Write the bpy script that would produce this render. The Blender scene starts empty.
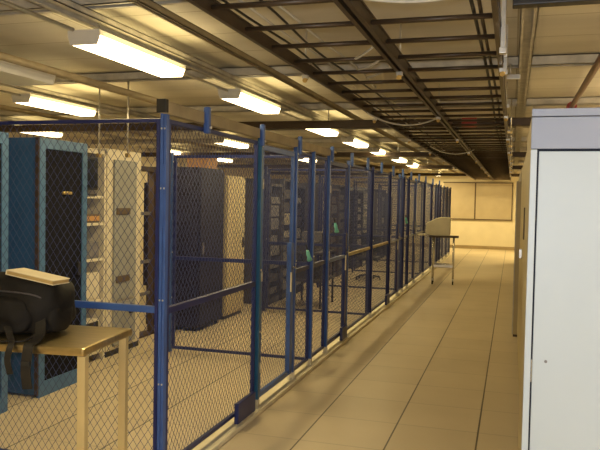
import bpy, bmesh, math, random
from mathutils import Vector, Matrix
random.seed(7)
S = bpy.context.scene
COL = S.collection
PI = math.pi

# ---------------------------------------------------------------- materials
def mat(name, col, rough=.5, metal=0, noise=0, nscale=6, emit=None, estr=0, spec=.5, bump=0, stretch=(1, 1, 1)):
    m = bpy.data.materials.new(name); m.use_nodes = True
    nt = m.node_tree; b = nt.nodes['Principled BSDF']
    b.inputs['Roughness'].default_value = rough; b.inputs['Metallic'].default_value = metal
    b.inputs['Specular IOR Level'].default_value = spec
    b.inputs['Base Color'].default_value = (*col, 1)
    if noise or bump:
        tc = nt.nodes.new('ShaderNodeTexCoord'); mp = nt.nodes.new('ShaderNodeMapping')
        mp.inputs['Scale'].default_value = stretch
        n = nt.nodes.new('ShaderNodeTexNoise'); n.inputs['Scale'].default_value = nscale; n.inputs['Detail'].default_value = 5
        nt.links.new(tc.outputs['Object'], mp.inputs['Vector']); nt.links.new(mp.outputs['Vector'], n.inputs['Vector'])
        if noise:
            r = nt.nodes.new('ShaderNodeMapRange')
            r.inputs['From Min'].default_value = .3; r.inputs['From Max'].default_value = .7
            r.inputs['To Min'].default_value = 1 - noise; r.inputs['To Max'].default_value = 1 + noise
            nt.links.new(n.outputs['Fac'], r.inputs['Value'])
            v = nt.nodes.new('ShaderNodeVectorMath'); v.operation = 'SCALE'; v.inputs[0].default_value = col
            nt.links.new(r.outputs['Result'], v.inputs['Scale']); nt.links.new(v.outputs['Vector'], b.inputs['Base Color'])
        if bump:
            bp = nt.nodes.new('ShaderNodeBump'); bp.inputs['Strength'].default_value = bump; bp.inputs['Distance'].default_value = .01
            nt.links.new(n.outputs['Fac'], bp.inputs['Height']); nt.links.new(bp.outputs['Normal'], b.inputs['Normal'])
    if emit:
        b.inputs['Emission Color'].default_value = (*emit, 1); b.inputs['Emission Strength'].default_value = estr
    return m

def floor_mat():
    m = bpy.data.materials.new('raised_floor_tile'); m.use_nodes = True
    nt = m.node_tree; L = nt.links; b = nt.nodes['Principled BSDF']
    geo = nt.nodes.new('ShaderNodeNewGeometry'); sp = nt.nodes.new('ShaderNodeSeparateXYZ'); L.new(geo.outputs['Position'], sp.inputs[0])
    def M(op, a, c=None, d=None):
        n = nt.nodes.new('ShaderNodeMath'); n.operation = op
        for i, v in enumerate((a, c, d)):
            if v is None: continue
            if isinstance(v, (int, float)): n.inputs[i].default_value = v
            else: L.new(v, n.inputs[i])
        return n.outputs[0]
    def line(o, off, w):
        t = M('DIVIDE', M('ADD', o, off), .61)
        f = M('FRACT', t); d = M('MINIMUM', f, M('SUBTRACT', 1.0, f))
        return M('SUBTRACT', 1.0, M('SMOOTHSTEP', d, 0.0, 1.0)) if False else M('LESS_THAN', d, w), t
    lx, tx = line(sp.outputs['X'], .20 + 61, .010)
    ly, ty = line(sp.outputs['Y'], -5.35 + 61, .011)
    cmb = nt.nodes.new('ShaderNodeCombineXYZ'); L.new(M('FLOOR', tx), cmb.inputs[0]); L.new(M('FLOOR', ty), cmb.inputs[1])
    wn = nt.nodes.new('ShaderNodeTexWhiteNoise'); wn.noise_dimensions = '2D'; L.new(cmb.outputs[0], wn.inputs['Vector'])
    ns = nt.nodes.new('ShaderNodeTexNoise'); ns.inputs['Scale'].default_value = 2.2; ns.inputs['Detail'].default_value = 6
    L.new(geo.outputs['Position'], ns.inputs['Vector'])
    k = M('ADD', M('MULTIPLY', wn.outputs['Value'], .07), M('ADD', .88, M('MULTIPLY', ns.outputs['Fac'], .16)))
    k = M('MULTIPLY', k, M('SUBTRACT', 1.0, M('MULTIPLY', lx, .82)))
    k = M('MULTIPLY', k, M('SUBTRACT', 1.0, M('MULTIPLY', ly, .22)))
    v = nt.nodes.new('ShaderNodeVectorMath'); v.operation = 'SCALE'; v.inputs[0].default_value = (.56, .47, .33)
    L.new(k, v.inputs['Scale']); L.new(v.outputs[0], b.inputs['Base Color'])
    b.inputs['Roughness'].default_value = .38; b.inputs['Specular IOR Level'].default_value = .35
    return m

def ceil_mat():
    m = bpy.data.materials.new('ceiling_deck'); m.use_nodes = True
    nt = m.node_tree; L = nt.links; b = nt.nodes['Principled BSDF']
    geo = nt.nodes.new('ShaderNodeNewGeometry')
    mp = nt.nodes.new('ShaderNodeMapping'); mp.inputs['Scale'].default_value = (.25, 1.4, 1); L.new(geo.outputs['Position'], mp.inputs[0])
    ns = nt.nodes.new('ShaderNodeTexNoise'); ns.inputs['Scale'].default_value = 1.6; ns.inputs['Detail'].default_value = 5; L.new(mp.outputs[0], ns.inputs['Vector'])
    br = nt.nodes.new('ShaderNodeTexBrick'); br.offset = 0; br.inputs['Scale'].default_value = 1
    br.inputs['Brick Width'].default_value = 3.05; br.inputs['Row Height'].default_value = .61; br.inputs['Mortar Size'].default_value = .006
    br.inputs['Color1'].default_value = (.66, .62, .53, 1); br.inputs['Color2'].default_value = (.60, .565, .48, 1); br.inputs['Mortar'].default_value = (.36, .31, .22, 1)
    L.new(geo.outputs['Position'], br.inputs['Vector'])
    r = nt.nodes.new('ShaderNodeMapRange'); r.inputs['From Min'].default_value = .3; r.inputs['From Max'].default_value = .7
    r.inputs['To Min'].default_value = .82; r.inputs['To Max'].default_value = 1.1; L.new(ns.outputs['Fac'], r.inputs['Value'])
    v = nt.nodes.new('ShaderNodeVectorMath'); v.operation = 'SCALE'; L.new(br.outputs['Color'], v.inputs[0]); L.new(r.outputs[0], v.inputs['Scale'])
    L.new(v.outputs[0], b.inputs['Base Color']); b.inputs['Roughness'].default_value = .7
    return m

MT = dict(
    floor=floor_mat(), ceil=ceil_mat(),
    wall=mat('cream_wall', (.70, .63, .47), .7, noise=.05, nscale=2),
    wallpanel=mat('tan_wall_panel', (.42, .35, .24), .6, noise=.05, nscale=3),
    darktrim=mat('dark_trim', (.09, .06, .035), .6, noise=.1),
    tantrim=mat('tan_base_trim', (.33, .25, .13), .6, noise=.1),
    strut=mat('galvanised_strut', (.52, .49, .42), .5, .1, noise=.18, nscale=9),
    goldstrut=mat('warm_brown_strut_and_lit_rail', (.36, .29, .17), .5, .1, noise=.2, nscale=5),
    blue=mat('blue_powder_coat', (.045, .105, .34), .32, noise=.12, nscale=8),
    bluedk=mat('navy_powder_coat', (.012, .020, .115), .4, noise=.15, nscale=8),
    tealpost=mat('teal_blue_paint', (.02, .10, .20), .35, noise=.1),
    wire=mat('blue_grey_wire', (.045, .06, .16), .45, .2, noise=.1),
    curb=mat('cream_curb', (.66, .60, .44), .6, noise=.08, nscale=7),
    zinc=mat('zinc_fitting', (.62, .60, .55), .3, .7, noise=.1, nscale=20),
    brass=mat('brass_fitting', (.62, .45, .18), .3, .8, noise=.1, nscale=20),
    traym=mat('dark_bronze_tray', (.06, .04, .024), .42, .35, noise=.2, nscale=8),
    black=mat('black_metal', (.012, .011, .012), .45, noise=.2, nscale=8),
    mesh_black=mat('black_perforated_door', (.006, .006, .011), .8, spec=.15, noise=.3, nscale=40),
    teal=mat('teal_cabinet_paint', (.055, .135, .27), .45, noise=.08, nscale=6),
    tealdk=mat('deep_blue_cabinet_side', (.03, .10, .24), .5, noise=.1, nscale=6),
    beige=mat('beige_cabinet_paint', (.62, .56, .44), .5, noise=.05, nscale=5),
    beigedk=mat('grey_beige_cabinet_door', (.27, .27, .26), .5, noise=.06, nscale=5),
    pull=mat('brown_pull_plate', (.10, .07, .045), .5, noise=.1),
    rackdk=mat('aubergine_black_rack', (.014, .012, .030), .6, spec=.25, noise=.2, nscale=14),
    rackbr=mat('dark_brown_rack', (.055, .035, .028), .5, noise=.2, nscale=10),
    rackgr=mat('charcoal_rack', (.055, .05, .06), .5, noise=.2, nscale=10),
    equip=mat('grey_equipment', (.17, .16, .17), .45, noise=.2, nscale=18),
    equipl=mat('light_equipment', (.27, .24, .19), .5, noise=.15, nscale=18),
    orange=mat('orange_cardboard', (.45, .24, .09), .7, noise=.08),
    bench=mat('brushed_steel_warm', (.58, .46, .24), .3, .95, noise=.12, nscale=7, stretch=(1, 8, 1)),
    benchleg=mat('bench_leg_paint', (.62, .50, .26), .35, .3, noise=.08),
    bag=mat('black_nylon', (.009, .008, .008), .7, spec=.2, noise=.35, nscale=9, bump=.6),
    bagtrim=mat('black_webbing', (.012, .010, .009), .6, noise=.2, nscale=30),
    paper=mat('cream_paper', (.66, .58, .42), .5, noise=.06),
    gilt=mat('gold_brown_cover', (.42, .30, .12), .4, noise=.1),
    crac=mat('white_cabinet_enamel', (.40, .46, .52), .45, noise=.02, nscale=3),
    crachead=mat('grey_lilac_enamel', (.25, .28, .37), .5, noise=.02, nscale=3),
    cracside=mat('tan_side_panel', (.50, .42, .25), .5, noise=.05),
    gap=mat('dark_door_gap', (.01, .015, .03), .8, noise=.1),
    door=mat('ochre_cabinet_side', (.48, .39, .20), .45, noise=.08, nscale=3),
    chrome=mat('satin_chrome', (.68, .66, .62), .25, .8, noise=.05),
    fixture=mat('white_fixture_enamel', (.74, .72, .66), .45, noise=.03),
    lens=mat('lit_diffuser', (.9, .88, .8), .4, noise=.02, emit=(1, .80, .47), estr=11),
    lensoff=mat('unlit_diffuser', (.80, .80, .76), .35, noise=.04),
    green=mat('pale_green_plastic', (.20, .62, .55), .4, noise=.1),
    red=mat('red_fitting', (.30, .03, .02), .4, noise=.1),
    rust=mat('rust_red_pipe', (.12, .045, .03), .4, .3, noise=.2),
    cable=mat('pale_cable', (.50, .48, .42), .5, noise=.1),
    crt=mat('aged_beige_plastic', (.62, .57, .42), .55, noise=.05),
    screen=mat('dark_screen', (.01, .012, .018), .2, noise=.1),
    rubber=mat('black_rubber', (.015, .014, .013), .7, noise=.1),
)

# ---------------------------------------------------------------- mesh builder
class MB:
    def __init__(s): s.bm = bmesh.new()
    def box(s, x0, x1, y0, y1, z0, z1):
        vs = [s.bm.verts.new((x, y, z)) for x in (x0, x1) for y in (y0, y1) for z in (z0, z1)]
        for f in ((0, 1, 3, 2), (4, 6, 7, 5), (0, 4, 5, 1), (2, 3, 7, 6), (0, 2, 6, 4), (1, 5, 7, 3)):
            s.bm.faces.new([vs[i] for i in f])
        return s
    def bbox(s, x0, x1, y0, y1, z0, z1, b=.004):   # chamfered box
        t = bmesh.new(); m = bmesh.ops.create_cube(t, size=1)
        bmesh.ops.scale(t, vec=(x1 - x0, y1 - y0, z1 - z0), verts=t.verts)
        bmesh.ops.translate(t, vec=((x0 + x1) / 2, (y0 + y1) / 2, (z0 + z1) / 2), verts=t.verts)
        bmesh.ops.bevel(t, geom=list(t.edges), offset=b, segments=2, affect='EDGES', profile=.6)
        me = bpy.data.meshes.new('t'); t.to_mesh(me); t.free(); s.bm.from_mesh(me); bpy.data.meshes.remove(me)
        return s
    def tube(s, pts, r, n=8, cap=True):
        pts = [Vector(p) for p in pts]; rings = []
        up = Vector((0, 0, 1))
        for i, p in enumerate(pts):
            d = (pts[min(i + 1, len(pts) - 1)] - pts[max(i - 1, 0)]).normalized()
            a = d.cross(up if abs(d.z) < .95 else Vector((1, 0, 0))).normalized(); b = d.cross(a)
            rr = r[i] if isinstance(r, (list, tuple)) else r
            rings.append([s.bm.verts.new(p + a * math.cos(2 * PI * k / n) * rr + b * math.sin(2 * PI * k / n) * rr) for k in range(n)])
        for A, B in zip(rings, rings[1:]):
            for k in range(n):
                f = s.bm.faces.new((A[k], A[(k + 1) % n], B[(k + 1) % n], B[k])); f.smooth = n > 5
        if cap:
            s.bm.faces.new(rings[0][::-1]); s.bm.faces.new(rings[-1])
        return s
    def build(s, name, m, parent=None, bevel=0):
        bmesh.ops.recalc_face_normals(s.bm, faces=s.bm.faces)
        me = bpy.data.meshes.new(name); s.bm.to_mesh(me); s.bm.free()
        me.materials.append(MT[m]); o = bpy.data.objects.new(name, me); COL.objects.link(o)
        if parent is not None: o.parent = parent
        if bevel:
            b = o.modifiers.new('bevel', 'BEVEL'); b.width = bevel; b.segments = 2; b.limit_method = 'ANGLE'
        return o

def tag(o, label, cat, group=None, kind=None):
    o['label'] = label; o['category'] = cat
    if group: o['group'] = group
    if kind: o['kind'] = kind
    return o
def thing(name, label, cat, loc=(0, 0, 0), rz=0, group=None):
    o = bpy.data.objects.new(name, None); COL.objects.link(o); o.empty_display_size = .1
    o.location = loc; o.rotation_euler = (0, 0, rz)
    return tag(o, label, cat, group)
def copy_tree(o, parent=None):
    c = o.copy(); COL.objects.link(c); c.parent = parent
    for ch in list(o.children): copy_tree(ch, c)
    return c
def struct(name, mb, m, label):
    o = mb.build(name, m); o['kind'] = 'structure'; o['label'] = label; o['category'] = name.split('_')[0]; return o
ORD = ['first', 'second', 'third', 'fourth', 'fifth', 'sixth', 'seventh', 'eighth', 'ninth', 'tenth', 'eleventh', 'twelfth', 'thirteenth',
       'fourteenth', 'fifteenth', 'sixteenth', 'seventeenth', 'eighteenth', 'nineteenth', 'twentieth', 'twenty-first', 'twenty-second']

# ---------------------------------------------------------------- room shell
XL, XR, YB, YF, ZC = -9.0, 3.0, -2.5, 27.0, 2.97
struct('floor', MB().box(XL - .1, XR + .1, YB - .1, YF + .1, -.06, 0), 'floor', 'beige raised floor of square tiles with dark seams')
struct('ceiling', MB().box(XL - .1, XR + .1, YB - .1, YF + .1, ZC, ZC + .06), 'ceil', 'tan deck ceiling above the struts')
struct('wall_far', MB().box(XL - .1, XR + .1, YF, YF + .1, 0, ZC), 'wall', 'cream wall closing the far end of the aisle')
struct('wall_left', MB().box(XL - .1, XL, YB, YF, 0, ZC), 'wall', 'cream wall beyond the cages on the left')
struct('wall_right', MB().box(XR, XR + .1, YB, YF, 0, ZC), 'wall', 'cream wall on the right')
struct('wall_near', MB().box(XL - .1, XR + .1, YB - .1, YB, 0, ZC), 'wall', 'cream wall behind the viewpoint')
struct('baseboard_far', MB().box(XL, XR, YF - .02, YF, 0, .12), 'tantrim', 'tan baseboard along the far wall')
p = thing('wall_board', 'tan framed board on far wall, left of the dark upright', 'board', (-1.95, YF - .03, 1.85), group='tan boards on the far wall')
MB().box(-.57, .57, -.02, .03, -.72, .62).build('board_face', 'wallpanel', p)
MB().box(-.60, .62, -.03, .03, -.76, -.72).box(.57, .62, -.03, .03, -.72, .62).box(-.60, .62, -.03, .03, .62, .66).build('board_frame', 'darktrim', p)
p = thing('wall_board', 'tan framed board on far wall, right of the dark upright', 'board', (-.70, YF - .03, 1.85), group='tan boards on the far wall')
MB().box(-.63, .66, -.02, .03, -.72, .62).build('board_face', 'wallpanel', p)
MB().box(-.63, .70, -.03, .03, -.76, -.72).box(.66, .70, -.03, .03, -.72, .62).box(-.63, .70, -.03, .03, .62, .66).build('board_frame', 'darktrim', p)

# ceiling struts (part of the setting)
n = 0
def channel(mb, axis, a, b, c, z0, z1, w):
    # inverted U strut with lips so that the slot shows from below
    t = .006
    for (u0, u1, q0, q1) in ((-w / 2, -w / 2 + t, z0, z1), (w / 2 - t, w / 2, z0, z1), (-w / 2, w / 2, z1 - t, z1), (-w / 2, -w / 4, z0, z0 + t), (w / 4, w / 2, z0, z0 + t)):
        if axis == 'x': mb.box(a, b, c + u0, c + u1, q0, q1)
        else: mb.box(c + u0, c + u1, a, b, q0, q1)
    return mb
for y in (1.3, 3.75, 6.2, 8.65, 11.1, 13.55, 16, 18.45, 20.9, 23.35, 25.8):
    n += 1
    struct('trim_%d' % n, channel(MB(), 'x', XL, XR, y, 2.885, 2.965, .11), 'strut', 'grey ceiling strut crossing the room')
for x, w, m, z in ((-2.02, .05, 'goldstrut', 2.80), (-2.62, .16, 'strut', 2.84), (-3.95, .1, 'goldstrut', 2.80), (-5.0, .12, 'strut', 2.84), (-6.2, .08, 'goldstrut', 2.80), (-7.35, .12, 'strut', 2.84), (.06, .10, 'strut', 2.84)):
    n += 1
    struct('trim_%d' % n, channel(MB(), 'y', YB, YF, x, z, z + .045, w), m, 'ceiling strut running the length of the room')

# ---------------------------------------------------------------- lights
def fixture(name, lit, length=1.22, w=.23):
    r = thing(name, 'x', 'light')
    h = length / 2
    MB().bbox(-w / 2, w / 2, -h, h, .055, .092, .004).build('housing', 'fixture', r)
    # wraparound lens: trapezoid section
    mb = MB(); sec = [(-w / 2, .06), (-w / 2 + .02, 0), (w / 2 - .02, 0), (w / 2, .06)]
    A = [mb.bm.verts.new((x, -h + .012, z)) for x, z in sec]; B = [mb.bm.verts.new((x, h - .012, z)) for x, z in sec]
    for i in range(4): mb.bm.faces.new((A[i], A[(i + 1) % 4], B[(i + 1) % 4], B[i]))
    mb.bm.faces.new(A); mb.bm.faces.new(B[::-1]); mb.build('diffuser', 'lens' if lit else 'lensoff', r)
    for sgn in (-1, 1):
        mb = MB(); y0, y1 = sorted((sgn * h, sgn * (h - .011)))
        P = [(-w / 2 - .003, .092), (-w / 2 - .003, .055), (-w / 2 + .018, -.003), (w / 2 - .018, -.003), (w / 2 + .003, .055), (w / 2 + .003, .092)]
        A = [mb.bm.verts.new((x, y0, z)) for x, z in P]; B = [mb.bm.verts.new((x, y1, z)) for x, z in P]
        for i in range(6): mb.bm.faces.new((A[i], A[(i + 1) % 6], B[(i + 1) % 6], B[i]))
        mb.bm.faces.new(A); mb.bm.faces.new(B[::-1]); mb.build('end_cap', 'fixture', r)
    for yy in (-h * .7, h * .7): MB().tube([(0, yy, .09), (0, yy, .20)], .006, 6).build('hanger', 'zinc', r)
    return r
lit0 = fixture('ceiling_light', True)
first = True
def put_light(x, y, label, group, z=2.70):
    global first
    o = lit0 if first else copy_tree(lit0)
    first = False
    o.location = (x, y, z); o['label'] = label; o['group'] = group
    return o
ys1 = [4.50, 6.90, 9.65, 11.95, 14.3, 16.8, 19.2, 25.6]
lab1 = ['lit fluorescent fixture over the cage corner, largest and nearest', 'lit fluorescent fixture above the brown channel, second of the aisle row',
        'lit fluorescent fixture over the aisle-side cages, third of the row', 'lit fluorescent fixture over the aisle-side cages, fourth of the row',
        'lit fluorescent fixture over the aisle-side cages, fifth of the row', 'lit fluorescent fixture over the aisle-side cages, sixth of the row',
        'lit fluorescent fixture over the aisle-side cages, seventh of the row', 'small farthest lit fixture of the aisle row near the far wall']
for y, l in zip(ys1, lab1): put_light(-2.665, y, l, 'lit fluorescent fixtures in the row beside the fence')
put_light(-2.665, 1.0, 'lit fluorescent fixture beside the viewpoint, above and behind the photo', 'lit fluorescent fixtures in the row beside the fence')
for y, l in ((6.80, 'lit fluorescent fixture over the teal cabinets'), (11.95, 'lit fixture seen through the mesh beside the teal fence post'), (16.8, 'lit fixture seen far back through the mesh in the middle row')):
    put_light(-5.0, y, l, 'lit fixtures of the middle row above the cabinets')
for y, l in ((6.8, 'small lit fixture above the left end of the teal cabinets'), (9.4, 'lit fixture seen above the beige cabinet'), (14.3, 'lit fixture seen over the orange box'), (16.8, 'lit fixture seen right of the orange box')):
    put_light(-7.35, y, l, 'lit fixtures of the row by the left wall')
off = fixture('ceiling_light', False, 1.22, .45); off.location = (-4.0, 4.5, 2.675)
tag(off, 'unlit pale grey wide ceiling fixture at the left edge', 'light')
for x, nm, segs in ((-2.68, 'beside the fence', [(.0, .39), (1.61, 3.80)] + [(a + .62, b - .62) for a, b in zip(ys1, ys1[1:])]), (-5.0, 'over the cabinets', [(.5, 6.18), (7.42, 11.3), (12.6, 16.2)])):
    for i, (a, b) in enumerate(segs):
        tag(MB().tube([(x, a, 2.772), (x, b, 2.772)], .013, 8).build('conduit', 'zinc'), 'thin metal conduit between lit fixtures %s, %s from the front' % (nm, ORD[i]), 'conduit', 'conduits linking the fixtures ' + nm)
mb = MB(); mb.tube([(-3.62, 0, 2.74), (-3.62, 26, 2.74)], .03, 10)
tag(mb.build('ceiling_pipe', 'goldstrut'), 'brown pipe running lengthwise above the near cage', 'pipe')
mb = MB(); mb.tube([(.6, 0, 2.83), (.6, 8.45, 2.83)], .028, 10)
t = tag(mb.build('sprinkler_pipe', 'rust'), 'rust-brown pipe slanting at the upper right above the white cabinet', 'pipe')
MB().tube([(.6, 8.35, 2.83), (.6, 8.55, 2.83)], .055, 10).build('coupling', 'red', t)

# dark cross ducts
for i, (y, x0, x1) in enumerate(((8.7, XL, .34), (14.4, XL, .3), (19.6, XL, .3), (24.8, XL, .3))):
    o = MB().bbox(x0 + .02, x1, y - .055, y + .055, 2.652, 2.75, .01).build('cable_duct', 'traym')
    tag(o, ['nearest dark duct crossing under the ceiling, with a red coupling', 'second dark duct crossing under the ceiling', 'third dark duct crossing under the ceiling', 'farthest dark duct crossing near the far wall'][i], 'duct', 'dark ducts crossing the room')
    for xx in (x0 + 1, -2.3, .2): MB().tube([(xx, y, 2.73), (xx, y, 2.968)], .007, 6).build('hanger_rod', 'zinc', o)
    if i == 0:
        MB().bbox(-.62, -.44, y - .075, y + .075, 2.648, 2.755, .01).build('coupling', 'red', o)
dk = tag(MB().bbox(-.03, 2.95, 3.62, 3.70, 2.71, 2.77, .006).build('cable_duct', 'black'), 'black duct at the top right corner beside the cable tray', 'duct')

for xx in (.3, 2.0): MB().tube([(xx, 3.66, 2.76), (xx, 3.66, 2.968)], .007, 6).build('hanger_rod', 'zinc', dk)
# ---------------------------------------------------------------- cable trays
def tray(x0, x1, z, label, mid):
    r = thing('cable_tray', label, 'cable tray', (0, 0, z), group='ladder cable trays over the aisle')
    for x, w in ((x0, .024), (x1, .024)):
        MB().box(x - w / 2, x + w / 2, 1.2, 26.8, -.025, .04).box(x - w * .8, x + w * .8, 1.2, 26.8, .036, .043).build('side_rail', 'traym', r)
    y = 1.265
    while y < 26.7:
        MB().tube([(x0 + .015, y, 0), (x1 - .015, y, 0)], .013, 8).build('rung', 'traym', r); y += .421
    return r
tray(-1.355, -.745, 2.60, 'left ladder cable tray of dark rungs over the aisle', 1)
tray(-.70, -.10, 2.60, 'right ladder cable tray of dark rungs over the aisle', 0)
hanger = thing('tray_hanger', 'x', 'hanger')
MB().tube([(0, 0, .05), (0, 0, .29)], .007, 6).build('rod', 'zinc', hanger)
MB().bbox(-.028, .028, -.03, .03, .04, .075, .003).build('clamp', 'zinc', hanger); MB().bbox(-.02, .02, -.02, .02, -.06, -.035, .003).build('lower_clamp', 'zinc', hanger)
MB().tube([(-.0, -.02, -.075), (0, .02, -.05)], .016, 8).build('nut', 'brass', hanger)
f0 = True
for x, nm in ((-1.355, 'left'), (-.722, 'middle'), (-.085, 'right')):
    for i, y in enumerate((4.5, 6.95, 9.4, 11.85, 14.3, 16.75, 19.2, 21.65)):
        h = hanger if f0 else copy_tree(hanger); f0 = False
        h.location = (x, y, 2.60); h['group'] = 'threaded rods holding the cable trays'
        h['label'] = 'metal hanger rod on the %s rail of the cable trays, %s from the front' % (nm, ORD[i])
# silver upright straps on the right rail
for i, (y, z0) in enumerate(((3.75, 2.50), (4.7, 2.56))):
    o = MB().bbox(-.085, -.06, y - .008, y + .008, z0, 2.88, .003).bbox(-.09, -.055, y - .02, y + .02, z0, z0 + .03, .003).build('strap_hanger', 'zinc')
    tag(o, ['bright flat strap hanger nearest the top edge at the right tray rail', 'bright strap hanger just beyond the nearest one at the right tray rail'][i], 'hanger')
o = MB().bbox(-.085, .03, 6.04, 6.08, 2.76, 2.80, .005).build('strut_bracket', 'zinc')
tag(o, 'short silver strut bracket at the right edge of the cable tray', 'bracket')
MB().tube([(-.05, 6.06, 2.80), (-.05, 6.06, 2.89)], .007, 6).build('rod', 'zinc', o)
for i, y in enumerate((8.2, 10.2, 12.0, 13.8, 15.7, 17.6)):
    o = MB().tube([(-.045, y, 2.50), (-.045, y, 2.9)], .009, 6).build('drop_rod', 'chrome')
    tag(o, 'bright vertical rod right of the cable tray, %s from the front' % ORD[i], 'rod', 'bright rods along the right of the cable tray')
    MB().bbox(-.085, -.03, y - .015, y + .015, 2.52, 2.545, .004).build('clamp', 'brass', o)
# cables lying in the trays
for k in range(4):
    x = -1.28 + .075 * k; pts = []
    ph = random.random() * 6
    for i in range(110):
        y = 2.6 + i * .2
        pts.append((x + .018 * math.sin(y * 1.7 + ph) + .008 * math.sin(y * 4.1 + 2 * ph), y, 2.624 + .006 * math.sin(y * 3 + ph)))
    tag(MB().tube(pts, .0065, 6).build('cable', 'cable' if k % 2 else 'black'), '%s cable lying along the left tray, %s from its left rail' % ('pale' if k % 2 else 'dark', ORD[k]), 'cable', 'cables lying in the left tray')
for k in range(2):
    x = -.20 + .04 * k; ph = random.random() * 6
    pts = [(x + .009 * math.sin(y * .9 + ph), y, 2.623) for y in [3 + .3 * i for i in range(70)]]
    tag(MB().tube(pts, .009, 6).build('cable', 'traym' if k % 2 else 'black'), 'dark cable lying along the right tray, %s from the middle rail' % ORD[k], 'cable', 'cables lying in the right tray')
def loop(p0, p1, sag, mat_, label):
    pts = []
    for i in range(15):
        t = i / 14; q = Vector(p0).lerp(Vector(p1), t); q.z -= sag * 4 * t * (1 - t); pts.append(q)
    tag(MB().tube(pts, .008, 6).build('hanging_cable', mat_), label, 'cable')
loop((-1.34, 6.5, 2.56), (-.74, 7.0, 2.56), .09, 'cable', 'pale cable sagging under the trays between two rails')
loop((-1.2, 10.5, 2.56), (-.6, 11.2, 2.56), .09, 'cable', 'pale cable sagging under the trays farther along')
loop((-.70, 2.9, 2.60), (-.20, 3.0, 2.60), .03, 'cable', 'pale looped cable at the top edge between the tray rails')
for k in range(3):
    loop((-.72, 3.9 + .3 * k, 2.66), (-1.02, 4.3 + .3 * k, 2.61), .03, 'cable', ['thin wire draped over the middle rail, nearest of three', 'thin wire draped over the middle rail, second of three', 'thin wire draped over the middle rail, farthest of three'][k])

# ---------------------------------------------------------------- fence
FX = -1.965
def mesh_geo(w, z0, z1, axis='y', t=.0016):
    """diamond wire cloth: two sets of straight wires, diamond .05 wide by .072 tall"""
    mb = MB(); s = .072 / .050; step = .050
    for sgn in (1, -1):
        off = .0016 * sgn
        # lines z = z0 + sgn*s*(u-u0)
        u0 = -(z1 - z0) / s - .2 if sgn > 0 else -.0
        k = math.floor((-(z1 - z0) / s) / step)
        kmax = math.ceil((w + (z1 - z0) / s) / step)
        for i in range(k, kmax):
            a = i * step
            # param: u from .. ; z
            if sgn > 0: ua, ub = a, a + (z1 - z0) / s; za, zb = z0, z1
            else: ua, ub = a, a + (z1 - z0) / s; za, zb = z1, z0
            lo, hi = max(0, ua), min(w, ub)
            if hi - lo < .004: continue
            f = lambda u: za + (zb - za) * (u - ua) / (ub - ua)
            P = (off, lo, f(lo)); Q = (off, hi, f(hi))
            if axis == 'x': P = (P[1], P[0], P[2]); Q = (Q[1], Q[0], Q[2])
            mb.tube([P, Q], t, 4, cap=False)
    return mb
mesh_cache = {}
def wire(parent, w, z0, z1, axis, u0):
    key = (round(w, 3), z0, z1, axis)
    if key not in mesh_cache:
        o = mesh_geo(w, z0, z1, axis).build('wire_mesh', 'wire', parent); mesh_cache[key] = o.data
    else:
        o = bpy.data.objects.new('wire_mesh', mesh_cache[key]); COL.objects.link(o); o.parent = parent
    o.location = (u0, 0, 0) if axis == 'x' else (0, u0, 0)
def bar(mb, axis, u0, u1, z0, z1, t):
    if axis == 'x': mb.bbox(u0, u1, -t / 2, t / 2, z0, z1, .003)
    else: mb.bbox(-t / 2, t / 2, u0, u1, z0, z1, .003)
def panel(name, label, group, loc, w, axis='y', z0=.09, z1=2.19, col='bluedk', rail='blue', mid=1.05, fw=.026, gate=False):
    r = thing(name, label, 'gate' if gate else 'fence panel', (loc[0], loc[1], 0), group=group)
    mb = MB(); g = .004
    a, b = g, w - g
    bar(mb, axis, a, a + fw, z0, z1, .03); bar(mb, axis, b - fw, b, z0, z1, .03)
    bar(mb, axis, a + fw, b - fw, z0, z0 + fw, .028); bar(mb, axis, a + fw, b - fw, z1 - fw, z1, .028)
    mb.build('frame', col, r)
    wire(r, w - 2 * g - fw, z0 + fw / 2, z1 - fw / 2, axis, a + fw / 2)
    if mid:
        mb = MB()
        bar(mb, axis, a + fw - .002, b - fw + .002, mid - .02, mid + .02, .034); mb.build('mid_rail', rail, r)
    return r
def post(loc, label, w=.05, h=2.22, col='blue', shoe=True, group='square posts of the aisle fence'):
    r = thing('fence_post', label, 'post', loc, group=group)
    MB().bbox(-w / 2, w / 2, -w / 2, w / 2, .012, h, .004).build('shaft', col, r)
    if shoe:
        MB().bbox(-w * .8, w * .8, -w * .8, w * .8, .0, .012, .002).bbox(-w * .58, w * .58, -w * .58, w * .58, .012, .07, .003).build('base_shoe', 'zinc', r)
    for z in (1.12, .62, 2.12):
        MB().tube([(w / 2, 0, z), (w / 2 + .008, 0, z)], .009, 8).build('bolt', 'zinc', r)
    return r
YC = 3.685
# curb under the fence
tag(MB().bbox(FX - .05, FX + .075, YC - .05, 23.2, 0, .035, .006).build('curb', 'curb'), 'low cream curb running under the aisle fence', 'curb')
tag(MB().bbox(-8.9, FX - .06, YC - .04, YC + .04, 0, .03, .006).build('curb', 'curb'), 'low cream curb under the front cage fence', 'curb')
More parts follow.
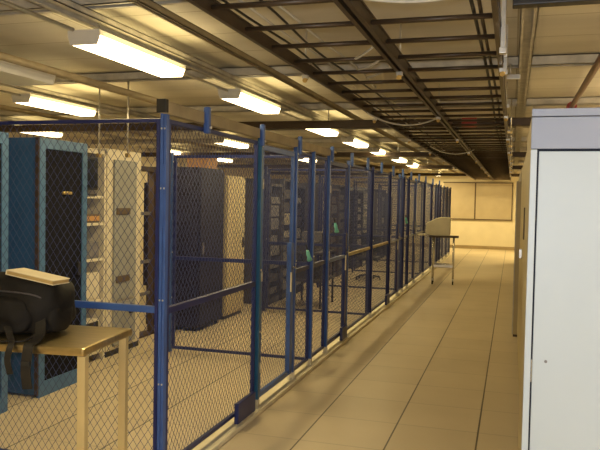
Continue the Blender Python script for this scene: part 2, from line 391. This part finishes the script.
# corner post
cp = thing('corner_post', 'wide bright blue corner post of the wire cage', 'post', (FX, YC, 0))
MB().bbox(-.020, .0, -.020, .018, .0, 2.22, .003).bbox(.003, .020, -.020, .018, .0, 2.215, .003).build('shaft', 'blue', cp)
MB().box(-.014, .014, -.014, .014, .0, 2.2).build('inner_gap', 'bluedk', cp)
for z in (1.78, 1.12, .62, 2.13):
    MB().bbox(.006, .014, -.026, -.018, z - .005, z + .005, .001).build('bolt', 'zinc', cp); MB().bbox(-.014, -.006, -.026, -.018, z - .005, z + .005, .001).build('bolt', 'zinc', cp)
MB().bbox(-.006, .010, -.024, -.018, 1.55, 1.92, .001).build('splice_plate', 'blue', cp)
mods = [('post', 5.25), ('gate', 6.20), ('post', 6.80), ('post', 7.42), ('gate', 8.38), ('post', 9.95), ('post', 11.47),
        ('gate', 12.42), ('post', 13.0), ('post', 13.65), ('gate', 14.6), ('post', 16.2), ('post', 17.7), ('gate', 18.65), ('post', 19.25), ('post', 19.9), ('gate', 20.85), ('post', 22.0), ('post', 23.1)]
prev = YC + .022
pi_, gi_ = 0, 0
for i, (k, y) in enumerate(mods):
    w = y - .03 - prev
    far = y > 11
    if k == 'gate':
        # posts at both sides stand apart; the gate leaf carries a lock box
        g = panel('cage_gate', 'narrow mesh gate in the aisle fence, %s from the corner' % ORD[gi_], 'mesh gates in the aisle fence', (FX + .01, prev, 0), w, 'y', .10, 2.17, 'blue' if gi_ == 0 else 'bluedk', 'blue', mid=(0 if gi_ == 0 else 1.05), fw=.045, gate=True)
        MB().bbox(-.02, .024, w - .10, w - .012, .12, 1.33, .003).build('lock_stile', 'blue' if gi_ == 0 else 'bluedk', g)
        MB().bbox(.02, .034, w - .11, w - .095, .88, 1.06, .003).build('pull_handle', 'curb', g)
        MB().tube([(.024, w - .04, 1.10), (.05, w - .04, 1.10), (.05, w - .04, 1.14)], .01, 8).build('lock', 'zinc', g)
        for hz in (.35, 1.1, 1.85): MB().tube([(.02, .01, hz - .04), (.02, .01, hz + .04)], .011, 8).build('hinge', 'zinc', g)
        gi_ += 1
    else:
        panel('mesh_panel', 'diamond mesh fence panel along the aisle, %s from the corner' % ORD[pi_], 'diamond mesh panels of the aisle fence', (FX, prev, 0), w, 'y', .09, 2.19, 'bluedk', 'bluedk' if y < 8.4 or y > 11.6 else 'goldstrut', 1.05)  # mid-aisle rails coloured brown for warm light falling on blue rails
        pi_ += 1
    # post at the far side
    post((FX + .02, y, 0.035), '%s fence post along the aisle from the cage corner' % ('teal blue' if i == 0 else 'bright blue' if k == 'gate' else 'dark blue') + ', ' + ORD[i],
         .038, 2.185, 'tealpost' if i == 0 else 'blue' if (k == 'gate' or i in (2, 3)) else 'bluedk')
    prev = y + .03
# front fence, perpendicular to the aisle
for i, (x0, x1) in enumerate(((-3.55, FX - .022), (-5.15, -3.61), (-6.75, -5.21))):
    panel('mesh_panel', ['diamond mesh panel left of the wide blue corner post', 'diamond mesh panel at the left edge behind the backpack', 'diamond mesh panel beyond the left edge'][i], 'diamond mesh panels of the front fence', (x0, YC, 0), x1 - x0, 'x', .06, 2.19, 'bluedk', 'blue', 1.06, fw=.022)
# brackets above the fence and the channel lying on it
br0 = thing('fence_bracket', 'x', 'bracket')
MB().bbox(-.02, .02, -.022, .022, -.04, .135, .012).build('tab', 'blue', br0)
MB().tube([(.018, 0, .0), (.03, 0, .0)], .01, 8).build('bolt', 'zinc', br0)
for i, y in enumerate((4.2, 5.25, 6.28, 7.5, 8.5, 9.5, 10.55, 11.65, 12.7, 13.8, 15, 16.2, 17.7, 19.3)):
    b = br0 if i == 0 else copy_tree(br0)
    b.location = (FX + .034, y, 2.19); b['label'] = 'blue bracket tab standing above the aisle fence, %s from the corner' % ORD[i]; b['group'] = 'bracket tabs above the aisle fence'
ch = MB().bbox(FX - .03, FX + .022, YC - .02, 7.5, 2.215, 2.29, .004).build('top_channel', 'goldstrut')
tag(ch, 'brown steel channel lying along the top of the near aisle fence', 'channel')
MB().bbox(FX - .034, FX + .026, YC - .045, YC - .005, 2.222, 2.30, .004).build('end_cap', 'black', ch)
# kick boxes
for i, (y0, y1) in enumerate(((4.74, 5.10), (8.02, 8.28), (11.08, 11.36))):
    o = MB().bbox(FX + .036, FX + .07, y0, y1, .055, .21, .006).build('kick_box', 'bluedk')
    tag(o, ['large dark blue steel box at the foot of the teal post', 'dark blue steel box at the fence foot, second from the corner', 'dark blue steel box at the fence foot, third from the corner'][i], 'box', 'blue boxes at the foot of the aisle fence')
    MB().bbox(FX + .036, FX + .074, y0 + .06, y1 - .05, .052, .06, .002).build('base_plate', 'zinc', o)
# green tags
for i, (y, z) in enumerate(((6.62, 1.18), (7.72, 1.42), (13.2, 1.38))):
    r = thing('green_tag', ['pale green key fob hanging on the mesh beside the first gate', 'pale green key fob hanging on the mesh by the second gate', 'pale green key fob far along the fence'][i], 'tag', (FX + .03, y, z), group='green fobs hanging on the fence')
    MB().tube([(.01, -.05, .05), (.012, -.03, .02), (.015, .0, -.02), (.015, .02, -.05)], [.012, .02, .018, .028], 10).build('fob', 'green', r)
    MB().tube([(.0, -.07, .11), (.008, -.055, .07), (.01, -.05, .05)], .006, 6).build('cord', 'black', r)
# cross partitions
for i, y in enumerate((6.93, 10.0, 13.1, 16.2, 19.4)):
    panel('partition_panel', 'blue mesh partition between cages, %s from the front' % ORD[i], 'mesh partitions between cages', (-3.58, y, 0), FX - .03 + 3.58, 'x', .05, 2.19, 'bluedk', 'bluedk', 1.06, fw=.03)
    post((-3.61, y, 0), 'blue post at the inner end of the %s cage partition' % ORD[i], .045, 2.22, 'blue' if i == 0 else 'bluedk', False, 'posts ending the cage partitions')
    if i == 0:
        pass

# ---------------------------------------------------------------- cabinets inside the cages
def teal_cabinet(y0, y1, label, handle=True, h=2.21):
    r = thing('server_cabinet', label, 'cabinet', (-3.8, (y0 + y1) / 2, 0), group='teal server cabinets')
    a = (y1 - y0) / 2
    MB().bbox(-1.0, -.03, -a, a, .02, h, .006).build('body', 'tealdk', r)
    f = .075
    MB().bbox(-.028, 0, -a, -a + f, .0, h, .004).bbox(-.028, 0, a - f, a, .0, h, .004).bbox(-.028, 0, -a + f, a - f, h - .09, h, .004).bbox(-.028, 0, -a + f, a - f, 0, .13, .004).build('door_frame', 'teal', r)
    MB().box(-.03, -.01, -a + f, a - f, .13, h - .09).build('door_mesh', 'mesh_black', r)
    MB().box(-.04, -.005, -a - .012, -a - .001, .02, h).build('edge_strip', 'rackbr', r)
    MB().bbox(-.01, .02, a - .17, a - .12, 1.0, 1.12, .004).build('handle', 'black', r)
    MB().bbox(-.012, .006, -.03, .10, 1.735, 1.76, .003).build('badge', 'brass', r)
    return r
teal_cabinet(3.95, 4.57, 'teal server cabinet at the left edge of the photo')
teal_cabinet(4.95, 5.63, 'teal server cabinet with black mesh door and blue side panel')
# beige open rack with equipment
r = thing('open_rack', 'cream open rack with a black monitor on its top shelf', 'rack', (-4.10, 6.06, 0))
MB().bbox(-.75, -.7, -.35, .35, 0, 2.2, .004).build('back_panel', 'beige', r)
for s in (-1, 1): MB().bbox(-.70, 0, s * .335 - .018, s * .335 + .018, 0, 2.2, .004).build('side_panel', 'beige', r)
MB().bbox(-.72, 0, -.35, .35, 2.16, 2.2, .004).build('top', 'beige', r)
for z in (.08, .62, 1.05, 1.42, 1.70): MB().bbox(-.7, -.01, -.317, .317, z, z + .03, .003).build('shelf', 'beige', r)
def lcd(loc, label, w=.34, h=.30):
    q = thing('monitor', label, 'monitor', loc)
    MB().bbox(-.05, 0, -w / 2, w / 2, .06, .06 + h, .01).build('casing', 'black', q)
    MB().box(.001, .004, -w / 2 + .02, w / 2 - .02, .08, .04 + h).build('screen', 'screen', q)
    MB().bbox(-.04, -.02, -.03, .03, .01, .1, .003).bbox(-.1, .04, -.1, .1, 0, .012, .004).build('stand', 'black', q)
lcd((-4.13, 6.13, 1.73), 'black monitor on the top shelf of the cream rack', .36, .33)
def eq(loc, sx, sy, sz, m, label, fm='equip', name='equipment_box'):
    q = tag(MB().bbox(-sx, 0, -sy / 2, sy / 2, 0, sz, .006).build(name, m), label, 'equipment'); q.location = loc
    MB().bbox(0, .008, -sy / 2 + .02, sy / 2 - .02, .02, sz - .02, .002).build('front_plate', fm, q)
    for i in range(3): MB().bbox(.008, .012, -sy / 2 + .05 + i * .08, -sy / 2 + .09 + i * .08, sz * .4, sz * .6, .001).build('button', 'black', q)
eq((-4.12, 6.08, 1.45), .4, .5, .09, 'pull', 'flat brown box on the shelf under the black monitor', 'orange')
eq((-4.12, 6.08, 1.08), .45, .48, .17, 'equip', 'grey device on the middle shelf of the cream rack', 'equip')
eq((-4.12, 6.08, .65), .45, .5, .28, 'beige', 'beige device on the lower shelf of the cream rack', 'beige')
eq((-4.12, 6.08, .11), .45, .5, .33, 'beige', 'pale box on the bottom shelf of the cream rack', 'black')
# beige cabinet with two pull plates
r = thing('beige_cabinet', 'beige cabinet with grey door and two brown pull plates', 'cabinet', (-4.08, 6.80, 0))
MB().bbox(-.8, -.025, -.36, .34, .06, 2.23, .006).build('body', 'beige', r)
d = MB().bbox(-.022, 0, -.25, .20, .60, 2.12, .005).build('door', 'beigedk', r)
MB().bbox(.0, .014, -.22, .05, .79, .86, .004).build('pull_plate', 'pull', d)
MB().bbox(.0, .014, -.22, .05, 1.53, 1.60, .004).build('pull_plate', 'pull', d)
d = MB().bbox(-.022, 0, -.25, .20, .10, .57, .005).build('lower_door', 'beigedk', r)
MB().bbox(.0, .02, .06, .13, .42, .52, .004).build('pull_plate', 'black', d)
MB().bbox(-.75, -.03, -.35, .33, .0, .06, .003).build('plinth', 'black', r)
# two-post relay rack
r = thing('relay_rack', 'dark brown two-post rack between the beige cabinet and the dark rack', 'rack', (-4.35, 7.62, 0))
for s in (-1, 1): MB().bbox(-.04, .04, s * .22 - .02, s * .22 + .02, .0, 2.1, .004).build('upright', 'rackbr', r)
MB().bbox(-.04, .04, -.2, .2, 2.04, 2.1, .004).build('top_bar', 'rackbr', r)
MB().bbox(-.10, .06, -.24, .24, 0, .025, .004).build('foot', 'rackbr', r)
for z in (.5, .9, 1.5): MB().bbox(-.03, .0, -.2, .2, z, z + .04, .004).build('rack_unit', 'equip', r)
# racks along the row
def rack(y, w, label, m='rackdk', h=2.1, x=-3.82, deep=.75, slots=9, door=False, em='rackgr'):
    q = thing('equipment_rack', label, 'rack', (x, y, 0), group='equipment racks in the far cages')
    a = w / 2
    for s in (-1, 1):
        MB().bbox(-deep, 0, s * (a - .02) - .02, s * (a - .02) + .02, .0, h, .004).build('side_panel', m, q)
    MB().bbox(-deep, 0, -a + .04, a - .04, h - .04, h, .003).build('top', m, q)
    MB().bbox(-deep, -deep + .03, -a + .04, a - .04, 0, h - .04, .003).build('back_panel', m, q)
    MB().bbox(-deep + .03, -.02, -a + .04, a - .04, 0, .1, .003).build('base', m, q)
    zz = .14
    dz = (h - .25) / slots
    for i in range(slots):
        hh = dz * random.choice((.5, .7, .85))
        MB().bbox(-deep * .8, -.03 - random.uniform(0, .04), -a + .045, a - .045, zz, zz + hh, .004).build('rack_unit', random.choice((em, m, 'equip') if em != m else (em,)), q); zz += dz
    return q
# the big dark cabinet seen from its side
r = thing('dark_cabinet', 'tall black cabinet with an orange box on top', 'cabinet', (-3.82, 8.5, 0))
MB().bbox(-.76, -.02, -.38, .40, .05, 2.12, .01).build('body', 'rackdk', r)
MB().bbox(-.018, .004, -.36, .38, .08, 2.10, .006).build('door', 'rackdk', r)
for i in range(8): MB().bbox(-.62, -.12, -.392, -.381, .25 + .22 * i, .36 + .22 * i, .003).build('side_vent', 'rackdk', r)
MB().bbox(.004, .02, -.30, -.27, 1.0, 1.15, .003).build('handle', 'equip', r)
for sx in (-.7, -.08):
    for sy in (-.33, .35): MB().tube([(sx, sy, 0), (sx, sy, .055)], .025, 8).build('foot', 'rubber', r)
o = MB().bbox(-.30, 0, -.16, .16, 0, .15, .004).build('cardboard_box', 'orange'); o.location = (-3.88, 8.62, 2.122)
tag(o, 'orange-brown cardboard box on top of the tall black cabinet', 'box')
MB().bbox(-.301, .001, -.02, .02, .148, .152, .0005).build('tape', 'gilt', o)
r = thing('beige_cabinet', 'plain tan cabinet right of the tall black cabinet', 'cabinet', (-3.85, 9.42, 0))
MB().bbox(-.7, -.02, -.34, .36, .05, 2.05, .006).build('body', 'cracside', r)
MB().bbox(-.018, 0, -.32, .34, .09, 2.02, .005).build('door', 'cracside', r)
MB().bbox(0, .02, .25, .28, 1.0, 1.15, .003).build('handle', 'black', r)
MB().bbox(-.68, -.04, -.32, .34, 0, .05, .002).build('plinth', 'black', r)
rk = [(10.95, .62, 'rackgr', 'equip'), (11.62, .62, 'rackgr', 'equipl'), (12.29, .62, 'rackdk', 'equip'), (14.2, .7, 'rackgr', 'equip'), (14.95, .7, 'rackbr', 'rackgr'),
      (15.7, .7, 'rackgr', 'rackgr'), (17.6, .7, 'rackdk', 'equip'), (18.4, .7, 'beigedk', 'equipl'), (20.2, .7, 'rackgr', 'equip'), (21, .7, 'rackdk', 'rackgr'), (22.2, .7, 'rackgr', 'rackgr')]
for i, (y, w, m, em) in enumerate(rk):
    rack(y, w, '%s equipment rack behind the fence, %s beyond the tan cabinet' % ({'rackgr': 'charcoal', 'rackdk': 'black', 'rackbr': 'dark brown', 'beigedk': 'grey-beige'}[m], ORD[i]), m, 1.98 + .1 * (i % 2), -3.75, .75, 8, em=em)
# second row behind (nearer the left wall)
for i, (y, m) in enumerate(((8.9, 'rackbr'), (9.8, 'rackgr'), (12.4, 'rackdk'), (13.3, 'rackgr'), (16.4, 'rackgr'))):
    rack(y, .75, '%s rack standing in the row by the left wall, %s of that row' % ({'rackgr': 'charcoal', 'rackdk': 'black', 'rackbr': 'dark brown'}[m], ORD[i]), m, 2.0, -6.1, .75, 7)
# work trolleys/benches inside cage 2 with equipment
def trolley(y, label, items):
    q = thing('equipment_bench', label, 'bench', (-3.15, y, 0), group='equipment benches in the cages')
    for z in (.42, .86): MB().bbox(-.3, .3, -.42, .42, z, z + .035, .004).build('shelf', 'rackgr', q)
    for sx in (-.27, .27):
        for sy in (-.39, .39): MB().bbox(sx - .015, sx + .015, sy - .015, sy + .015, 0, .86, .003).build('leg', 'black', q)
trolley(11.0, 'dark bench with stacked equipment in the second cage', 1)
eq((-3.0, 10.82, .896), .4, .36, .16, 'rackgr', 'dark device on the bench in the second cage', 'equip')
eq((-3.0, 11.22, .896), .35, .3, .3, 'equip', 'grey monitor-sized device on the bench in the second cage', 'screen')
eq((-3.0, 10.95, .456), .4, .5, .2, 'rackgr', 'dark device on the lower shelf in the second cage', 'black')
# swivel chair in the far cage
r = thing('swivel_chair', 'dark swivel chair seen through the mesh in a far cage', 'chair', (-3.0, 15.0, 0))
MB().bbox(-.24, .24, -.24, .24, .44, .52, .03).build('seat', 'black', r)
MB().bbox(-.22, .22, .22, .28, .58, 1.02, .03).build('backrest', 'black', r)
MB().tube([(0, 0, .1), (0, 0, .44)], .03, 8).build('gas_stem', 'chrome', r)
for i in range(5):
    a = i * 2 * PI / 5; MB().tube([(0, 0, .12), (.27 * math.cos(a), .27 * math.sin(a), .07)], .018, 6).build('base_arm', 'black', r)
    MB().tube([(.27 * math.cos(a) - .012, .27 * math.sin(a), .03), (.27 * math.cos(a) + .012, .27 * math.sin(a), .03)], .03, 10).build('caster', 'rubber', r)
MB().tube([(0, .23, .46), (0, .29, .50), (0, .27, .62)], .015, 6).build('back_support', 'black', r)

# ---------------------------------------------------------------- workbench, backpack, folder
BR = math.radians(6.5); BX, BY, BZ = -2.09, 3.06, .945
r = thing('steel_workbench', 'gold-toned steel workbench in front of the cage with a black backpack', 'bench', (BX, BY, 0), BR)
W, D = 1.35, .60
MB().bbox(-W, .012, 0, D, BZ - .045, BZ, .016).build('top', 'bench', r)
for (x, y) in ((-.012, .035), (-.02, D - .06), (-W + .05, .05), (-W + .05, D - .05)):
    MB().bbox(x - .022, x + .022, y - .022, y + .022, 0.01, BZ - .045, .004).build('leg', 'benchleg', r)

def blob(name, m, parent, fn, nu=28, nv=18, sub=1):
    mb = MB(); rows = []
    for i in range(nv + 1):
        th = PI * i / nv
        rows.append([mb.bm.verts.new(fn(2 * PI * j / nu, th)) for j in range(nu)])
    for i in range(nv):
        for j in range(nu):
            try: f = mb.bm.faces.new((rows[i][j], rows[i][(j + 1) % nu], rows[i + 1][(j + 1) % nu], rows[i + 1][j])); f.smooth = True
            except ValueError: pass
    bmesh.ops.remove_doubles(mb.bm, verts=mb.bm.verts, dist=1e-5)
    o = mb.build(name, m, parent)
    if sub: s = o.modifiers.new('s', 'SUBSURF'); s.levels = sub; s.render_levels = sub
    return o
def se(c, e): return math.copysign(abs(c) ** e, c)
def bagf(cx, cy, cz, ax, ay, az, e1=.55, e2=.6, wob=.012, flat=True):
    def f(u, t):
        x = ax * se(math.cos(u), e1) * se(math.sin(t), e2); y = ay * se(math.sin(u), e1) * se(math.sin(t), e2); z = az * se(math.cos(t), e2)
        z += .10 * az * (x / ax) * (-1) * (1 if z > 0 else 0)
        w = wob * (math.sin(9 * x / ax + 3 * z / az) + math.sin(7 * z / az - 4 * y / ay + 1.3 * x / ax))
        x += w * .6; y += w; z += w * .5
        if flat: z = max(z, -az * .97)
        return (cx + x, cy + y, cz + z)
    return f
bag = thing('backpack', 'black nylon backpack lying on the steel workbench', 'backpack', (-2.67, 3.32, BZ), .08)
blob('main_body', 'bag', bag, bagf(0, 0, .165, .285, .17, .168, .55, .5), 36, 24)
blob('front_pocket', 'bag', bag, bagf(-.03, -.15, .12, .20, .065, .105, .6, .6, .008), 28, 18)
blob('side_pocket', 'bag', bag, bagf(.24, -.02, .10, .055, .11, .085, .7, .7, .006), 20, 14)
def strap(pts, w, t, name, parent, m='bagtrim'):
    mb = MB(); pts = [Vector(p) for p in pts]; rings = []
    for i, q in enumerate(pts):
        d = (pts[min(i + 1, len(pts) - 1)] - pts[max(i - 1, 0)]).normalized()
        side = Vector((1, 0, 0)); side = (side - d * side.dot(d)).normalized(); nrm = d.cross(side)
        rings.append([mb.bm.verts.new(q + side * a * w / 2 + nrm * b * t / 2) for a, b in ((-1, -1), (1, -1), (1, 1), (-1, 1))])
    for A, B in zip(rings, rings[1:]):
        for k in range(4): mb.bm.faces.new((A[k], A[(k + 1) % 4], B[(k + 1) % 4], B[k]))
    mb.bm.faces.new(rings[0][::-1]); mb.bm.faces.new(rings[-1])
    return mb.build(name, m, parent, bevel=.001)
def curve(ps, n=6):
    out = []
    P = [Vector(ps[0])] + [Vector(p) for p in ps] + [Vector(ps[-1])]
    for i in range(1, len(P) - 2):
        for k in range(n):
            t = k / n; a, b, c, d = P[i - 1], P[i], P[i + 1], P[i + 2]
            out.append(.5 * ((2 * b) + (c - a) * t + (2 * a - 5 * b + 4 * c - d) * t * t + (3 * b - a - 3 * c + d) * t ** 3))
    out.append(P[-2]); return out
strap(curve([(.20, -.12, .12), (.25, -.20, .04), (.27, -.28, .014), (.272, -.335, .006), (.275, -.352, -.03), (.265, -.352, -.12), (.275, -.35, -.22)]), .055, .008, 'shoulder_strap', bag)
strap(curve([(.05, -.2, .07), (.12, -.27, .02), (.165, -.325, .010), (.17, -.352, -.02), (.16, -.354, -.08), (.175, -.35, -.15)]), .035, .006, 'shoulder_strap', bag)
strap(curve([(.22, -.1, .06), (.20, -.25, .012), (.12, -.30, .010), (.0, -.30, .010), (-.20, -.2, .04)]), .022, .005, 'waist_strap', bag)
strap(curve([(-.27, .02, .30), (-.26, -.02, .33), (-.22, -.03, .335), (-.19, .0, .325)]), .02, .006, 'top_handle', bag)
MB().tube(curve([(-.26, -.10, .20), (-.15, -.155, .245), (.02, -.16, .25), (.18, -.15, .235), (.265, -.09, .18)]), .005, 6).build('zipper', 'rackgr', bag)
MB().bbox(.245, .295, -.366, -.35, -.10, -.075, .003).build('buckle', 'rubber', bag)
fo = thing('ring_binder', 'cream folder with golden edge lying on top of the backpack', 'folder', (-2.535, 3.27, BZ + .312), .1)
fo.rotation_euler = (math.radians(-1), math.radians(9), .05)
MB().bbox(-.15, .15, -.06, .10, .0, .005, .002).bbox(-.15, .15, -.06, .10, .023, .028, .002).build('cover', 'paper', fo)
MB().bbox(-.147, .146, -.058, .095, .0055, .0225, .001).build('pages', 'gilt', fo)
MB().bbox(-.154, -.146, -.06, .10, .0, .028, .002).build('spine', 'paper', fo)
# rods hanging over the near cage
for i, (x, y) in enumerate(((-4.05, 6.2), (-3.72, 6.2))):
    o = MB().tube([(x, y, 2.14), (x, y, 2.9)], .008, 6).build('hanging_rod', 'zinc')
    tag(o, ['left of two thin metal rods hanging above the near cage', 'right of two thin metal rods hanging above the near cage'][i], 'rod')
    MB().bbox(x - .02, x + .02, y - .02, y + .02, 2.12, 2.16, .003).build('clamp', 'brass', o)

# ---------------------------------------------------------------- cart with old monitor
r = thing('utility_cart', 'steel cart on casters beside the far fence carrying a beige monitor', 'cart', (-1.38, 15.0, 0), math.radians(4))
MB().bbox(-.31, .31, -.24, .24, .99, 1.02, .006).build('top', 'rackbr', r)
MB().bbox(-.22, .22, -.2, .2, .36, .42, .006).build('shelf', 'chrome', r)
for sx in (-.21, .21):
    for sy in (-.19, .19):
        MB().tube([(sx, sy, .1), (sx, sy, .99)], .02, 8).build('leg', 'chrome', r)
        c = MB().bbox(sx - .02, sx + .02, sy - .02, sy + .02, .07, .12, .003).build('caster', 'zinc', r)
        MB().tube([(sx - .014, sy, .045), (sx + .014, sy, .045)], .045, 12).build('wheel', 'rubber', c)
q = thing('crt_monitor', 'bulky beige monitor lying on the steel cart', 'monitor', (-1.45, 15.0, 1.022), math.radians(5))
mb = MB()
prof = [(-.30, .12, .02, .26), (-.10, .17, .0, .36), (.0, .19, .0, .39), (.20, .19, .0, .39)]
rings = []
for x, hw, z0, z1 in prof: rings.append([mb.bm.verts.new(v) for v in ((x, -hw, z0), (x, hw, z0), (x, hw, z1), (x, -hw, z1))])
for A, B in zip(rings, rings[1:]):
    for k in range(4): mb.bm.faces.new((A[k], A[(k + 1) % 4], B[(k + 1) % 4], B[k]))
mb.bm.faces.new(rings[0]); mb.bm.faces.new(rings[-1])
mb.build('casing', 'crt', q, bevel=.015)
MB().box(.2, .205, -.15, .15, .05, .33).build('screen', 'screen', q)
k = tag(MB().bbox(-.14, .0, -.11, .11, 0, .03, .005).build('keyboard', 'crt'), 'beige keyboard jutting over the left end of the cart', 'keyboard'); k.location = (-1.755, 14.88, 1.022)
MB().bbox(-.125, -.015, -.09, .09, .03, .036, .002).build('keys', 'equipl', k)

# ---------------------------------------------------------------- right side units
r = thing('cooling_unit', 'large white cabinet with grey header filling the right edge', 'cabinet', (.062, 2.9, 0))
MB().bbox(0.004, 1.7, .03, 1.1, 0, 2.10, .004).build('body', 'cracside', r)
MB().bbox(0, 1.7, 0, .03, 1.948, 2.072, .003).bbox(0, 1.7, -.004, .03, 2.075, 2.105, .003).build('header_panel', 'crachead', r)
MB().bbox(0, .0245, 0, .03, 0, 1.945, .002).build('edge_strip', 'crac', r)
MB().box(.024, 1.7, .016, .03, 0, 1.948).build('door_gap', 'gap', r)
d = MB().bbox(.031, 1.0, 0, .015, .02, 1.938, .003).build('door_panel', 'crac', r)
MB().tube([(.081, -.003, 1.108), (.081, .002, 1.108)], .006, 10).build('screw', 'equip', d)
MB().bbox(.026, .030, .005, .02, 1.02, 1.11, .001).build('hinge', 'chrome', r)
for i, (y0, y1, h, lab) in enumerate(((4.05, 5.75, 2.10, 'nearest'), (5.78, 7.5, 2.20, 'second'), (7.53, 9.35, 2.20, 'third'))):
    q = thing('wall_cabinet', 'ochre tall cabinet on the right side of the aisle, %s beyond the white cabinet' % lab, 'cabinet', (.10, y0, 0), group='ochre cabinets on the right of the aisle')
    w = y1 - y0
    MB().bbox(.014, .9, 0, w, 0.06, h, .006).build('body', 'cracside', q)
    dd = MB().bbox(0, .012, .02, w - .02, .10, h - .03, .003).build('door', 'door', q)
    MB().bbox(.05, .88, .02, w - .02, 0, .06, .003).build('plinth', 'darktrim', q)
    if i == 1:
        MB().bbox(-.012, 0, .12, .22, 1.44, 1.70, .003).build('recessed_handle', 'darktrim', dd)
        MB().bbox(-.03, 0, 1.25, 1.33, 1.20, 1.29, .004).build('lock', 'chrome', dd)
q = thing('cabinet_door', 'ochre door leaf standing open with bright metal edge on the aisle', 'door', (.05, 9.42, 0))
MB().bbox(.0, .95, .0, .04, .03, 2.02, .003).build('leaf', 'door', q)
MB().bbox(-.012, .0, -.005, .045, .03, 2.02, .002).build('edge_strip', 'strut', q)
MB().bbox(.05, .12, -.03, .0, 1.0, 1.06, .004).build('handle', 'chrome', q)
MB().bbox(.0, .95, .0, .04, 0, .03, .002).build('bottom_sweep', 'darktrim', q)
for i, (y0, y1) in enumerate(((9.5, 12.5), (12.55, 16.5), (16.55, 21.1))):
    q = thing('wall_cabinet', 'long tan cabinet far along the right of the aisle, %s past the open door leaf' % ORD[i], 'cabinet', (.085, y0, 0), group='tan cabinets far on the right')
    MB().bbox(.014, .9, 0, y1 - y0, 0.05, 2.2, .006).build('body', 'cracside', q)
    MB().bbox(0, .012, .03, y1 - y0 - .03, .08, 2.16, .004).build('door', 'beige', q)
    MB().bbox(-.01, 0, .5, .62, 1.3, 1.6, .003).build('handle', 'darktrim', q)
    MB().bbox(.04, .88, 0.02, y1 - y0 - .02, 0, .05, .003).build('plinth', 'darktrim', q)

# ---------------------------------------------------------------- camera
f, pi, ya, ro = 695.01, .036596, .296277, .019304
cy, sy = math.cos(ya), math.sin(ya)
fwd = Vector((-sy * math.cos(pi), cy * math.cos(pi), -math.sin(pi)))
rt = Vector((cy, sy, 0)); up = rt.cross(fwd)
r2 = rt * math.cos(ro) + up * math.sin(ro); u2 = -rt * math.sin(ro) + up * math.cos(ro)
cd = bpy.data.cameras.new('camera'); cam = bpy.data.objects.new('camera', cd); COL.objects.link(cam)
m = Matrix((r2, u2, -fwd)).transposed().to_4x4(); m.translation = (0, 0, 1.73)
cam.matrix_world = m; cd.sensor_width = 36; cd.lens = f * 36 / 600; cd.clip_start = .05; cd.clip_end = 100
S.camera = cam

# ---------------------------------------------------------------- lighting
def area(loc, sx, sy_, power, col, rot=(0, 0, 0)):
    l = bpy.data.lights.new('area', 'AREA'); l.shape = 'RECTANGLE'; l.size = sx; l.size_y = sy_; l.energy = power; l.color = col
    o = bpy.data.objects.new('area_light', l); COL.objects.link(o); o.location = loc; o.rotation_euler = rot
    return o
WARM = (1, .77, .33)
K = 1.75
def lamp(x, y, p):
    area((x, y, 2.69), .2, 1.15, p * K, WARM)
    for dx in (-.19, .19): area((x + dx, y, 2.735), .12, 1.15, p * K * .09, WARM, (PI, 0, 0))
for y in ys1 + [1.0]: lamp(-2.665, y, 16 if y < 18 else 30)
for y in (6.8, 11.95, 16.8): lamp(-5.0, y, 16)
for y in (6.8, 9.4, 14.3, 16.8): lamp(-7.35, y, 14)
# unseen lamps added behind the viewpoint and at right to brighten ceiling and tray
SIDE = (1, .84, .56)
for y in (-1.2, 1.2):
    area((1.6, y, 2.7), .25, 1.2, 50, (1, .90, .74)); area((1.6, y, 2.72), .3, 1.2, 28, (1, .90, .74), (PI, 0, 0))
for y, p in ((4.5, 30), (7.5, 60), (12.0, 60), (17.0, 60), (23.5, 130)): area((1.6, y, 2.7), .25, 1.2, p, SIDE if y < 20 else WARM); area((1.6, y, 2.72), .3, 1.2, p * .4, SIDE, (PI, 0, 0))
area((-.9, 25.2, 2.8), 1.2, .2, 60, WARM)  # unseen lamp added to brighten the far wall
# the camera's own flash
fl = bpy.data.lights.new('flash', 'AREA'); fl.shape = 'DISK'; fl.size = .05; fl.energy = 42; fl.color = (.86, .92, 1)
fo_ = bpy.data.objects.new('flash', fl); COL.objects.link(fo_); fm = m.copy(); fm.translation = Vector((0, 0, 1.73)) + u2 * .07 - r2 * .02; fo_.matrix_world = fm
w = bpy.data.worlds.new('world'); S.world = w; w.use_nodes = True
w.node_tree.nodes['Background'].inputs[0].default_value = (1, .8, .5, 1); w.node_tree.nodes['Background'].inputs[1].default_value = .0
S.view_settings.view_transform = 'Standard'; S.view_settings.look = 'None'; S.view_settings.exposure = 0
S.cycles.max_bounces = 8; S.cycles.diffuse_bounces = 5; S.cycles.use_denoising = True
S.cycles.sample_clamp_indirect = 6
